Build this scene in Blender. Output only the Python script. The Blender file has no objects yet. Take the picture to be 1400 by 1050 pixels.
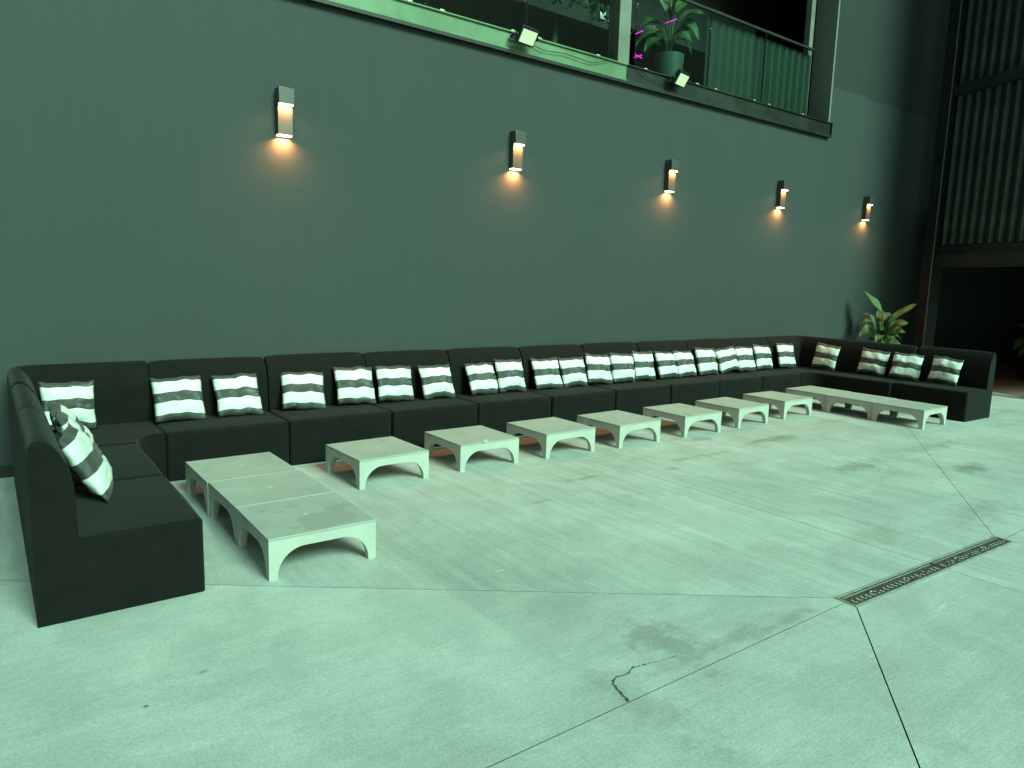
import bpy, bmesh, math, random
from mathutils import Vector, Matrix, noise
R = math.radians
rng = random.Random(7)
scene = bpy.context.scene
col = scene.collection

# ------------------------------------------------------------------ camera
cam_d = bpy.data.cameras.new('camera'); cam = bpy.data.objects.new('camera', cam_d); col.objects.link(cam)
cr = Vector((.80371575, -.59428074, .02951926)); cu = Vector((.06230083, .13338775, .98910379)); cf = Vector((.59174284, .79311923, -.14423002))
cam.matrix_world = Matrix(((cr.x, cu.x, -cf.x, 0), (cr.y, cu.y, -cf.y, 0), (cr.z, cu.z, -cf.z, 1.6), (0, 0, 0, 1)))
cam_d.sensor_width = 36; cam_d.lens = 972.28 / 1400 * 36; cam_d.clip_start = .05; cam_d.clip_end = 600
scene.camera = cam

# ------------------------------------------------------------------ light
SUN_EL, SUN_AZ = R(36), R(7)          # azimuth measured from -Y (behind the viewer) towards +X
world = bpy.data.worlds.new('World'); scene.world = world; world.use_nodes = True
nt = world.node_tree; nt.nodes.clear()
sky = nt.nodes.new('ShaderNodeTexSky'); sky.sky_type = 'NISHITA'; sky.sun_disc = False
sky.sun_elevation = SUN_EL; sky.sun_rotation = R(180) - SUN_AZ; sky.air_density = 2.0; sky.dust_density = 6.0
tint = nt.nodes.new('ShaderNodeMix'); tint.data_type = 'RGBA'; tint.blend_type = 'MULTIPLY'; tint.inputs[0].default_value = 1
tint.inputs[7].default_value = (.49, 1.0, .83, 1)
bg = nt.nodes.new('ShaderNodeBackground'); bg.inputs[1].default_value = .055
wo = nt.nodes.new('ShaderNodeOutputWorld')
nt.links.new(sky.outputs[0], tint.inputs[6]); nt.links.new(tint.outputs[2], bg.inputs[0]); nt.links.new(bg.outputs[0], wo.inputs[0])
sun_d = bpy.data.lights.new('sun', 'SUN'); sun_d.energy = 3.3; sun_d.angle = R(23); sun_d.color = (.505, 1.0, .75)
sun = bpy.data.objects.new('sun', sun_d); col.objects.link(sun)
sd = Vector((math.sin(SUN_AZ) * math.cos(SUN_EL), -math.cos(SUN_AZ) * math.cos(SUN_EL), math.sin(SUN_EL)))
sun.rotation_euler = sd.to_track_quat('Z', 'Y').to_euler(); sun.location = sd * 30
vs = scene.view_settings; vs.view_transform = 'Standard'; vs.look = 'None'; vs.gamma = 1; vs.exposure = 0.70
scene.render.engine = 'CYCLES'
cy = scene.cycles; cy.use_denoising = True; cy.max_bounces = 6; cy.diffuse_bounces = 3; cy.glossy_bounces = 3; cy.transparent_max_bounces = 8
cy.sample_clamp_indirect = 4; cy.caustics_reflective = False; cy.caustics_refractive = False

# ------------------------------------------------------------------ material helpers
def new_mat(name):
    m = bpy.data.materials.new(name); m.use_nodes = True
    return m, m.node_tree, m.node_tree.nodes['Principled BSDF']
class G:
    """tiny node-graph helper"""
    def __init__(s, t): s.t = t
    def n(s, typ, **k):
        nd = s.t.nodes.new(typ)
        for a, v in k.items(): setattr(nd, a, v)
        return nd
    def put(s, sock, v):
        if isinstance(v, bpy.types.NodeSocket): s.t.links.new(v, sock)
        else: sock.default_value = v
    def math(s, op, a, b=0.0, c=None, clamp=False):
        nd = s.n('ShaderNodeMath', operation=op, use_clamp=clamp); s.put(nd.inputs[0], a); s.put(nd.inputs[1], b)
        if c is not None: s.put(nd.inputs[2], c)
        return nd.outputs[0]
    def mix(s, f, a, b, mode='MIX'):
        nd = s.n('ShaderNodeMix', data_type='RGBA', blend_type=mode); s.put(nd.inputs[0], f); s.put(nd.inputs[6], a); s.put(nd.inputs[7], b)
        return nd.outputs[2]
    def map(s, vec, loc=(0, 0, 0), rot=(0, 0, 0), scale=(1, 1, 1)):
        nd = s.n('ShaderNodeMapping'); s.put(nd.inputs[0], vec); nd.inputs[1].default_value = loc; nd.inputs[2].default_value = rot; nd.inputs[3].default_value = scale
        return nd.outputs[0]
    def noise(s, vec, scale, detail=4, rough=.55, dist=0):
        nd = s.n('ShaderNodeTexNoise'); s.put(nd.inputs['Vector'], vec); nd.inputs['Scale'].default_value = scale
        nd.inputs['Detail'].default_value = detail; nd.inputs['Roughness'].default_value = rough; nd.inputs['Distortion'].default_value = dist
        return nd.outputs[0]
    def ramp(s, f, lo, hi, a=0.0, b=1.0):
        nd = s.n('ShaderNodeMapRange', interpolation_type='SMOOTHSTEP'); s.put(nd.inputs[0], f)
        for i, v in enumerate((lo, hi, a, b)): s.put(nd.inputs[i + 1], v)
        return nd.outputs[0]
    def coord(s, kind='Object'): return s.n('ShaderNodeTexCoord').outputs[kind]
    def pos(s): return s.n('ShaderNodeNewGeometry').outputs['Position']
    def bump(s, h, strength, dist, bsdf):
        nd = s.n('ShaderNodeBump'); nd.inputs['Strength'].default_value = strength; nd.inputs['Distance'].default_value = dist
        s.put(nd.inputs['Height'], h); s.t.links.new(nd.outputs[0], bsdf.inputs['Normal'])
def gray(v): return (v, v, v, 1)
def simple(name, color, rough=.6, metal=0, var=.15, scale=12, bump=0, bscale=200):
    m, t, b = new_mat(name); g = G(t); v = g.coord()
    n = g.noise(v, scale)
    f = g.ramp(n, .25, .75, 1 - var, 1 + var)
    c = g.mix(1.0, (*color, 1), f, 'MULTIPLY'); t.links.new(c, b.inputs['Base Color'])
    g.put(b.inputs['Roughness'], g.ramp(n, .3, .7, rough * .88, min(1, rough * 1.1))); b.inputs['Metallic'].default_value = metal
    if bump: g.bump(g.noise(v, bscale, 3), bump, .004, b)
    return m
def emit(name, color, strength):
    m = bpy.data.materials.new(name); m.use_nodes = True; t = m.node_tree; t.nodes.clear()
    e = t.nodes.new('ShaderNodeEmission'); e.inputs[0].default_value = (*color, 1); e.inputs[1].default_value = strength
    o = t.nodes.new('ShaderNodeOutputMaterial'); t.links.new(e.outputs[0], o.inputs[0]); return m

def concrete(name, along_y, base=.45, seed=0):
    m, t, b = new_mat(name); g = G(t); P = g.pos()
    off = (seed * 3.1, seed * 1.7, 0)
    sc_ = (8, .32, 1) if along_y else (.55, 9, 1)
    big = g.noise(g.map(P, off), .55, 5, .6)
    mid = g.noise(g.map(P, off), 2.6, 6, .65, .6)
    st = g.noise(g.map(P, off, (0, 0, R(4 if along_y else -6)), sc_), 1.6, 5, .62)
    st2 = g.noise(g.map(P, off, (0, 0, R(4 if along_y else -6)), tuple(k * 5 for k in sc_)), 1.3, 3, .6)
    fine = g.noise(P, 85, 5, .75)
    val = g.math('MULTIPLY', g.ramp(big, .3, .7, .90, 1.08), g.ramp(mid, .3, .72, .89, 1.06))
    val = g.math('MULTIPLY', val, g.ramp(st, .28, .72, .90 if along_y else .955, 1.07 if along_y else 1.03))
    val = g.math('MULTIPLY', val, g.ramp(st2, .3, .7, .95 if along_y else .985, 1.04 if along_y else 1.012))
    val = g.math('MULTIPLY', val, g.ramp(fine, .25, .75, .80, 1.18))
    grit = g.noise(P, 26, 4, .7)
    val = g.math('MULTIPLY', val, g.ramp(grit, .3, .72, .95, 1.045))
    # a pour edge running away from the viewer: darker strip to its right
    sx = g.n('ShaderNodeSeparateXYZ'); g.put(sx.inputs[0], P); X, Y = sx.outputs[0], sx.outputs[1]
    wob = g.math('MULTIPLY_ADD', mid, .05, 1.815)
    edge = g.math('MULTIPLY', g.ramp(g.math('SUBTRACT', X, wob), -.012, .02), g.ramp(X, 1.9, 3.3, 1, 0))
    edge = g.math('MULTIPLY', g.math('MULTIPLY', edge, g.ramp(Y, 4.6, 5.2, 1, 0)), g.ramp(Y, 1.9, 2.7))
    val = g.math('MULTIPLY', val, g.math('MULTIPLY_ADD', edge, -.12, 1.0))
    # scattered dark scuffs, stretched along the trowel marks
    sp = g.noise(g.map(P, (4.3, 2.2, 0), (0, 0, R(28)), (1.3, 5.2, 1)), 2.1, 5, .6)
    scuff = g.math('MULTIPLY', g.ramp(sp, .64, .80), g.ramp(X, 1.5, 4.5, .15, 1))
    # individual stains
    stain = None
    n2 = g.noise(P, 7, 5, .7)
    for (x, y, rx, ry, k) in ((2.40, 2.0, .16, .30, .75), (2.62, 1.83, .55, .07, .6), (3.05, 1.80, .5, .05, .7), (6.75, 4.28, .5, .12, .9), (6.35, 3.2, .45, .16, .8), (7.3, 2.6, .3, .16, .9),
                              (6.03, 4.70, .25, .1, .8), (4.82, 4.04, .12, .05, .9), (5.85, 2.0, .5, .2, .5), (.62, 2.86, .035, .02, 1), (3.9, 4.2, .2, .05, .8), (3.2, 3.9, .13, .035, .8), (1.95, 1.65, .12, .35, .5), (7.9, 3.2, .9, .1, .55), (5.4, 4.2, .5, .07, .6)):
        d = g.map(P, (-x / rx, -y / ry, 0), (0, 0, 0), (1 / rx, 1 / ry, 0))
        ln = g.n('ShaderNodeVectorMath', operation='LENGTH'); g.put(ln.inputs[0], d)
        e = g.ramp(g.math('ADD', ln.outputs['Value'], g.math('MULTIPLY_ADD', n2, 3.4, -1.7)), .1, 1.15, k, 0)
        stain = e if stain is None else g.math('MAXIMUM', stain, e)
    c = g.mix(1.0, (base, base * .985, base * .95, 1), val, 'MULTIPLY')
    c = g.mix(g.math('MULTIPLY', scuff, .45), c, (.13, .115, .10, 1))
    c = g.mix(g.math('MULTIPLY', stain, .52), c, (.10, .085, .07, 1))
    blot = g.math('MULTIPLY', g.ramp(g.noise(g.map(P, (7.7, 3.1, 0), (0, 0, R(20)), (.55, 1.5, 1)), 1.5, 6, .68, .5), .52, .74), g.ramp(X, 2.5, 5.5, .35, 1))
    c = g.mix(g.math('MULTIPLY', blot, .36), c, (.20, .165, .125, 1))
    scr = g.ramp(g.noise(g.map(P, (2, 5, 0), (0, 0, R(9 if along_y else -24)), (60, .8, 1)), 1.0, 2, .5), .70, .74)
    c = g.mix(g.math('MULTIPLY', g.math('MULTIPLY', scr, g.ramp(mid, .45, .6)), .32), c, gray(.16))
    # pale scratches / efflorescence and black pits
    pale = g.ramp(g.noise(g.map(P, (9, 1, 0), (0, 0, R(-20)), (1.2, 7, 1)), 3.0, 4, .6), .66, .76)
    c = g.mix(g.math('MULTIPLY', pale, .38), c, gray(.66))
    pit = g.n('ShaderNodeTexVoronoi'); pit.inputs['Scale'].default_value = 3.4; g.put(pit.inputs['Vector'], P)
    pn = g.math('MULTIPLY', g.ramp(pit.outputs[0], .018, .045, 1, 0), g.ramp(n2, .5, .56))
    c = g.mix(g.math('MULTIPLY', pn, .75), c, gray(.05))
    t.links.new(c, b.inputs['Base Color']); g.put(b.inputs['Roughness'], g.ramp(mid, .3, .7, .62, .85))
    b.inputs['Specular IOR Level'].default_value = .35
    g.bump(g.math('ADD', g.math('MULTIPLY', fine, .6), g.math('MULTIPLY', st2, .7)), .35, .004, b)
    return m

def wall_paint():
    m, t, b = new_mat('grey_wall_paint'); g = G(t); P = g.pos()
    sx = g.n('ShaderNodeSeparateXYZ'); g.put(sx.inputs[0], P); X, Y, Z = sx.outputs
    big = g.noise(P, .35, 4, .5); mid = g.noise(P, 2.2, 6, .6, .4); fine = g.noise(P, 60, 3, .6)
    drip = g.noise(g.map(P, (0, 0, 0), (0, 0, 0), (5, 1, .25)), 2.0, 4, .6)
    v = g.math('MULTIPLY', g.ramp(big, .3, .7, .975, 1.025), g.ramp(mid, .3, .7, .985, 1.015))
    v = g.math('MULTIPLY', v, g.ramp(drip, .3, .7, .98, 1.02)); v = g.math('MULTIPLY', v, g.ramp(fine, .2, .8, .95, 1.05))
    c = g.mix(1.0, (.040, .0465, .0490, 1), v, 'MULTIPLY')
    # older darker coat above a rough cut-in line beside the balcony opening
    zz = g.math('ADD', Z, g.math('MULTIPLY', g.noise(g.map(P, (0, 0, 0), (0, 0, 0), (1, 1, .3)), 1.4, 4), .14))
    dark = g.math('MULTIPLY', g.ramp(zz, 4.82, 4.85), g.ramp(X, 10.92, 10.94))
    c = g.mix(g.math('MULTIPLY', dark, .5), c, (.014, .015, .016, 1))
    sm = g.math('MULTIPLY', g.ramp(g.noise(g.map(P, (3, 0, 1), (0, R(8), 0), (1, 1, 9)), .9, 4, .6), .70, .82), .05)
    c = g.mix(sm, c, gray(.025))
    rub = g.ramp(g.noise(g.map(P, (1, 0, 6), (0, R(12), 0), (2, 1, 6)), 1.7, 4, .65), .70, .82)
    c = g.mix(g.math('MULTIPLY', rub, .02), c, gray(.2))
    t.links.new(c, b.inputs['Base Color']); b.inputs['Roughness'].default_value = .72; b.inputs['Specular IOR Level'].default_value = .3
    g.bump(g.math('ADD', g.math('MULTIPLY', fine, .5), g.math('MULTIPLY', mid, .12)), .2, .004, b)
    return m

def fabric(name, color, rough, sheen, wr=0.0):
    m, t, b = new_mat(name); g = G(t); v = g.coord()
    n = g.noise(v, 9, 5, .6); lint = g.ramp(g.noise(v, 240, 2, .5), .70, .80)
    wx = g.n('ShaderNodeTexWave', wave_type='BANDS', bands_direction='X'); wx.inputs['Scale'].default_value = 260; g.put(wx.inputs['Vector'], v)
    wz = g.n('ShaderNodeTexWave', wave_type='BANDS', bands_direction='Z'); wz.inputs['Scale'].default_value = 260; g.put(wz.inputs['Vector'], v)
    pale = max(color) > .3
    c = g.mix(1.0, (*color, 1), g.ramp(n, .3, .7, .95 if pale else .8, 1.04 if pale else 1.2), 'MULTIPLY')
    c = g.mix(g.math('MULTIPLY', lint, 0.0 if pale else .25), c, tuple(min(1, k * 3 + .01) for k in color) + (1,))
    t.links.new(c, b.inputs['Base Color']); b.inputs['Roughness'].default_value = rough
    b.inputs['Specular IOR Level'].default_value = .2 if max(color) < .02 else .5
    b.inputs['Sheen Weight'].default_value = sheen; b.inputs['Sheen Roughness'].default_value = .4
    h = g.math('ADD', g.math('MULTIPLY', g.math('ADD', wx.outputs[1], wz.outputs[1]), .12), g.math('MULTIPLY', g.noise(v, 5 if not wr else 16, 4, .6, .8 if wr else .2), 1.0 + wr))
    g.bump(h, .35, .006 + .02 * wr, b)
    return m

def table_plastic(name='table_plastic', stain=.0, damp=False):
    m, t, b = new_mat(name); g = G(t); v = g.coord(); inf = g.n('ShaderNodeObjectInfo')
    off = g.n('ShaderNodeVectorMath', operation='ADD'); g.put(off.inputs[0], v)
    k = g.n('ShaderNodeCombineXYZ'); g.put(k.inputs[0], g.math('MULTIPLY', inf.outputs['Random'], 40)); g.put(k.inputs[1], g.math('MULTIPLY', inf.outputs['Random'], 17)); g.put(off.inputs[1], k.outputs[0])
    n = g.noise(off.outputs[0], 5, 5, .6)
    c = g.mix(1.0, ((.355, .35, .33, 1) if stain else (.43, .425, .40, 1)), g.ramp(n, .3, .7, .93, 1.05), 'MULTIPLY')
    sp = g.ramp(g.noise(off.outputs[0], 3.2, 4, .55, .3), .62, .65)
    c = g.mix(g.math('MULTIPLY', sp, stain), c, (.28, .28, .27, 1))
    sc = g.ramp(g.noise(g.map(off.outputs[0], (0, 0, 0), (0, 0, .6), (2, 22, 1)), 3, 3, .6), .70, .74)
    c = g.mix(g.math('MULTIPLY', sc, .4), c, gray(.75))
    if damp:
        nz = g.noise(v, 7, 5, .6); dm = None
        for (x, y, rx, ry) in ((.09, -.15, .19, .13), (.02, -.23, .12, .06), (.17, .0, .05, .05), (.24, .03, .06, .03), (-.02, .17, .04, .03), (-.12, .10, .045, .02), (-.2, .17, .03, .02), (-.13, -.2, .03, .03)):
            ln = g.n('ShaderNodeVectorMath', operation='LENGTH'); g.put(ln.inputs[0], g.map(v, (-x / rx, -y / ry, 0), (0, 0, 0), (1 / rx, 1 / ry, 0)))
            e = g.ramp(g.math('ADD', ln.outputs['Value'], g.math('MULTIPLY_ADD', nz, 1.4, -.7)), .9, 1.0, 1, 0); dm = e if dm is None else g.math('MAXIMUM', dm, e)
        c = g.mix(g.math('MULTIPLY', dm, .5), c, (.26, .26, .25, 1)); sp = g.math('MAXIMUM', sp, dm)
    t.links.new(c, b.inputs['Base Color']); g.put(b.inputs['Roughness'], g.math('MULTIPLY_ADD', sp, -.15 if stain else 0, .55))
    g.bump(g.noise(v, 150, 3), .12, .002, b)
    return m

def leaf_mat(name, c1, c2):
    m, t, b = new_mat(name); g = G(t); v = g.coord('UV')
    sx = g.n('ShaderNodeSeparateXYZ'); g.put(sx.inputs[0], v)
    rib = g.ramp(g.math('ABSOLUTE', g.math('SUBTRACT', sx.outputs[0], .5)), .015, .05, 1, 0)
    w = g.n('ShaderNodeTexWave', wave_type='BANDS', bands_direction='Y'); w.inputs['Scale'].default_value = 9; w.inputs['Distortion'].default_value = 1.5; g.put(w.inputs['Vector'], v)
    n = g.noise(g.coord(), 6, 4)
    c = g.mix(g.ramp(n, .35, .65), (*c1, 1), (*c2, 1)); c = g.mix(g.math('MULTIPLY', w.outputs[1], .25), c, (c1[0] * .6, c1[1] * .6, c1[2] * .6, 1))
    c = g.mix(g.math('MULTIPLY', rib, .6), c, (.25, .33, .10, 1))
    t.links.new(c, b.inputs['Base Color']); b.inputs['Roughness'].default_value = .55
    b.inputs['Transmission Weight'].default_value = 0
    g.bump(w.outputs[1], .2, .004, b)
    return m

def glass_mat():
    m = bpy.data.materials.new('balustrade_glass'); m.use_nodes = True; t = m.node_tree; t.nodes.clear(); g = G(t)
    tr = g.n('ShaderNodeBsdfTransparent'); tr.inputs[0].default_value = (.80, .90, .86, 1)
    gl = g.n('ShaderNodeBsdfGlossy'); gl.inputs['Roughness'].default_value = .03; gl.inputs[0].default_value = gray(.5)
    lw = g.n('ShaderNodeLayerWeight'); lw.inputs[0].default_value = .5
    fr = g.math('MULTIPLY_ADD', g.math('POWER', lw.outputs['Facing'], 5.0), .8, .018)
    mx = g.n('ShaderNodeMixShader'); g.put(mx.inputs[0], fr); g.put(mx.inputs[1], tr.outputs[0]); g.put(mx.inputs[2], gl.outputs[0])
    o = g.n('ShaderNodeOutputMaterial'); g.put(o.inputs[0], mx.outputs[0]); return m

M = dict(
    wall=wall_paint(), con_y=concrete('concrete_broomed_away', True), con_x=concrete('concrete_broomed_across', False, seed=3),
    joint=simple('joint_filler', (.05, .045, .04), .95), brown=simple('brown_stained_floor', (.15, .085, .066), .85, var=.25, scale=2),  # brown puts the room's warm light into the floor colour
    sofa=fabric('black_sofa_fabric', (.0058, .0054, .0052), .9, .05), satin=fabric('charcoal_satin', (.05, .05, .05), .34, .1, .8), white=fabric('white_satin', (.70, .70, .68), .5, .1, .35),
    table=table_plastic('pale_table_side', 0), tabletop=table_plastic('pale_table_top', .35), damptop=table_plastic('damp_table_top', .3, True),
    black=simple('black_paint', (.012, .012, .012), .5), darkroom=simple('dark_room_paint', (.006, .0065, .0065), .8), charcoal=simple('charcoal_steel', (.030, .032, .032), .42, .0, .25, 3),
    bronze=simple('bronze_lamp_body', (.10, .095, .09), .42, .45, .03, 3), lamp=emit('warm_diffuser', (1, .66, .40), 5), flood=emit('flood_diffuser', (.62, 1, .56), .62),
    batten=simple('batten_paint', (.12, .135, .12), .38, .2, .25, 3), beam=simple('pale_green_steel', (.125, .20, .12), .42, .1, .2, 2.5, .1, 30), beam_dark=simple('dark_olive_steel', (.022, .025, .021), .38, .2, .25, 3), post=simple('olive_steel', (.17, .18, .15), .5, .1, .15, 4),  # both beam tones are one paint, coloured as lit and as shaded
    jamb=simple('grey_cement_edge', (.16, .165, .165), .8, 0, .15, 25, .2, 90), clad=simple('dark_cladding', (.026, .030, .029), .45, .1, .2, 4), corr=simple('corrugated_steel', (.014, .026, .020), .55, .1, .15, 5),
    glass=glass_mat(), steel=simple('bright_steel', (.55, .55, .53), .4, .7, .1, 40), stud=simple('worn_stud', (.62, .62, .58), .5, 0, .25, 60), grate=simple('cast_grate', (.065, .055, .045), .6, .1, .4, 18, .2, 120), kerbm=simple('grate_frame', (.30, .29, .27), .6, .2, .2, 15),
    rust=simple('rusty_edge', (.22, .075, .035), .85, 0, .3, 40), neon=emit('magenta_neon', (1, .02, .75), 1.0), pot=simple('grey_green_pot', (.055, .085, .078), .55, 0, .1, 8), soil=simple('soil', (.03, .022, .015), .95),
    stem=simple('green_stem', (.09, .16, .04), .5), leaf=leaf_mat('glossy_leaf', (.022, .055, .013), (.05, .085, .02)), leaf2=leaf_mat('young_leaf', (.04, .085, .014), (.065, .11, .022)), ivy=leaf_mat('ivy_leaf', (.03, .09, .02), (.05, .13, .03)),
    cable=simple('black_cable', (.01, .01, .01), .5), scrap=simple('white_paper', (.75, .75, .72), .7), crack=simple('crack_fill', (.07, .06, .05), .95))

# ------------------------------------------------------------------ mesh helpers
def link(name, me, mat=None, parent=None, loc=(0, 0, 0), rot=(0, 0, 0)):
    o = bpy.data.objects.new(name, me); col.objects.link(o)
    if mat is not None and me is not None and not me.materials: me.materials.append(mat)
    o.parent = parent; o.location = loc; o.rotation_euler = rot
    return o
def tag(o, label, cat=None, group=None, kind=None):
    o['label'] = label
    if cat: o['category'] = cat
    if group: o['group'] = group
    if kind: o['kind'] = kind
    return o
def empty(name, loc=(0, 0, 0), rz=0, **k):
    o = bpy.data.objects.new(name, None); col.objects.link(o); o.location = loc; o.rotation_euler = (0, 0, rz); o.empty_display_size = .1
    return o
def fin(bm, name, angle=20, smooth=True):
    bmesh.ops.recalc_face_normals(bm, faces=bm.faces)
    me = bpy.data.meshes.new(name); bm.to_mesh(me); bm.free()
    if smooth:
        me.shade_smooth(); me.set_sharp_from_angle(angle=R(angle))
    return me
def box_bm(bm, x0, x1, y0, y1, z0, z1):
    vs = [bm.verts.new((x, y, z)) for x in (x0, x1) for y in (y0, y1) for z in (z0, z1)]
    for f in ((0, 1, 3, 2), (4, 6, 7, 5), (0, 4, 5, 1), (2, 3, 7, 6), (0, 2, 6, 4), (1, 5, 7, 3)): bm.faces.new([vs[i] for i in f])
    return vs
def box_me(x0, x1, y0, y1, z0, z1, bev=0, seg=2, name='box'):
    bm = bmesh.new(); box_bm(bm, x0, x1, y0, y1, z0, z1)
    if bev: bmesh.ops.bevel(bm, geom=bm.edges[:], offset=bev, segments=seg, affect='EDGES', profile=.5)
    return fin(bm, name)
def boxes_me(lst, bev=0, name='boxes'):
    bm = bmesh.new()
    for b in lst: box_bm(bm, *b)
    if bev: bmesh.ops.bevel(bm, geom=bm.edges[:], offset=bev, segments=2, affect='EDGES', profile=.5)
    return fin(bm, name)
def prism_me(poly, z0, z1, bev=0, seg=2, name='prism', top_only=False):
    bm = bmesh.new(); a = [bm.verts.new((x, y, z0)) for x, y in poly]; b = [bm.verts.new((x, y, z1)) for x, y in poly]; n = len(poly)
    ft = bm.faces.new(b); bm.faces.new(a[::-1])
    for i in range(n): bm.faces.new((a[i], a[(i + 1) % n], b[(i + 1) % n], b[i]))
    if bev: bmesh.ops.bevel(bm, geom=list(ft.edges), offset=bev, segments=seg, affect='EDGES', profile=.5)
    return fin(bm, name)
def tube_me(pts, rad, n=8, name='tube', taper=None):
    bm = bmesh.new(); rings = []; pts = [Vector(p) for p in pts]
    for i, p in enumerate(pts):
        d = (pts[min(i + 1, len(pts) - 1)] - pts[max(i - 1, 0)]).normalized()
        s = d.cross(Vector((0, 0, 1))) if abs(d.z) < .95 else d.cross(Vector((1, 0, 0))); s.normalize(); u = s.cross(d)
        r = rad if taper is None else rad + (taper - rad) * i / (len(pts) - 1)
        rings.append([bm.verts.new(p + (s * math.cos(k * math.tau / n) + u * math.sin(k * math.tau / n)) * r) for k in range(n)])
    for a, b in zip(rings, rings[1:]):
        for k in range(n): bm.faces.new((a[k], a[(k + 1) % n], b[(k + 1) % n], b[k]))
    bm.faces.new(rings[0]); bm.faces.new(rings[-1][::-1])
    return fin(bm, name, 50)
def lathe_me(prof, n=32, name='lathe'):
    bm = bmesh.new(); rings = [[bm.verts.new((r * math.cos(k * math.tau / n), r * math.sin(k * math.tau / n), z)) for k in range(n)] for r, z in prof]
    for a, b in zip(rings, rings[1:]):
        for k in range(n): bm.faces.new((a[k], a[(k + 1) % n], b[(k + 1) % n], b[k]))
    bm.faces.new(rings[0][::-1]); bm.faces.new(rings[-1])
    return fin(bm, name, 40)

# ------------------------------------------------------------------ the ground and the concrete slabs
WY = 6.50                                   # face of the long wall
bm = bmesh.new(); S = 250
bm.faces.new([bm.verts.new(v) for v in ((-S, -S, -.03), (S, -S, -.03), (S, S, -.03), (-S, S, -.03))])
floor = tag(link('ground', fin(bm, 'ground', smooth=False), M['joint']), 'concrete courtyard floor cut into slabs by joints round a drain', kind='structure')
DA = R(-2.5); DC = Vector((4.422, 1.705, 0)); DL, DW = .928, .062
def dpt(a, b): return (DC.x + a * math.cos(DA) - b * math.sin(DA), DC.y + a * math.sin(DA) + b * math.cos(DA))
NW, NE, SE, SW = dpt(-DL, DW), dpt(DL, DW), dpt(DL, -DW), dpt(-DL, -DW)
Mn, Ms, Wm, Em = dpt(.03, DW), dpt(.03, -DW), dpt(-DL, 0), dpt(DL, 0)
F = 6.50
slabs = [
    ('con_y', [NW, Mn, (4.44, F), (-3.06, F)]), ('con_y', [Mn, NE, (13.05, F), (4.44, F)]), ('con_y', [NE, Em, (40, 1.4), (40, F), (13.05, F)]),
    ('con_x', [NW, (-3.06, F), (-14, F), (-14, 1.77), Wm]), ('con_x', [Wm, (-14, 1.77), (-14, -11.3), SW]), ('con_x', [(SW[0] + .002, SW[1] - .0015), (-14, -11.303), (-14, -14), (4.52, -14), Ms]),
    ('con_y', [Ms, (4.52, -14), (27, -14), SE]), ('con_y', [SE, (27, -14), (40, -14), (40, 1.4), Em])]
def inset(poly, d):
    n = len(poly); ar = sum(poly[i][0] * poly[(i + 1) % n][1] - poly[(i + 1) % n][0] * poly[i][1] for i in range(n)); s = 1 if ar > 0 else -1
    out = []
    for i in range(n):
        p0, p1, p2 = (Vector(poly[(i + k) % n]) for k in (-1, 0, 1)); e1 = (p1 - p0).normalized(); e2 = (p2 - p1).normalized()
        n1 = Vector((-e1.y, e1.x)) * s; n2 = Vector((-e2.y, e2.x)) * s; k = (n1 + n2); k = k / max(.25, k.dot(n1)); out.append(tuple(p1 + k * d))
    return out
slab_objs = []
for mk, poly in slabs:
    me = prism_me(inset(poly, .0019), -.028, 0, 0, 1, 'slab'); me.materials.append(M[mk]); me.materials.append(M['joint'])
    for pf in me.polygons:
        if pf.normal.z < .5: pf.material_index = 1
    slab_objs.append(link('slab', me, None, floor))
# the hooked crack beside the drain
cp = [(1.912, 1.748), (1.922, 1.772), (1.930, 1.80), (1.934, 1.825), (1.945, 1.85), (1.952, 1.874), (1.975, 1.893), (2.007, 1.901), (2.04, 1.895), (2.066, 1.897), (2.09, 1.908), (2.119, 1.914), (2.15, 1.905), (2.181, 1.901), (2.22, 1.893), (2.257, 1.886), (2.30, 1.88), (2.357, 1.872)]
bm = bmesh.new(); L = []; cq = []
for p, q in zip(cp, cp[1:]):
    for k in range(4): cq.append((p[0] + (q[0] - p[0]) * k / 4 + rng.gauss(0, .0028), p[1] + (q[1] - p[1]) * k / 4 + rng.gauss(0, .0028)))
for i, (x, y) in enumerate(cq):
    a = Vector(cq[min(i + 1, len(cq) - 1)]) - Vector(cq[max(i - 1, 0)]); a.normalize(); f = i / len(cq)
    w = .0048 * (1 - .9 * f) * rng.uniform(.25, 1.3) + (.006 * rng.random() if rng.random() < .14 and f < .75 else 0) + .0004
    L.append((bm.verts.new((x - a.y * w, y + a.x * w, .0015)), bm.verts.new((x + a.y * w, y - a.x * w, .0015))))
for a, b in zip(L, L[1:]): bm.faces.new((a[0], a[1], b[1], b[0]))
link('crack', fin(bm, 'crack', smooth=False), M['crack'], slab_objs[0])

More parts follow.
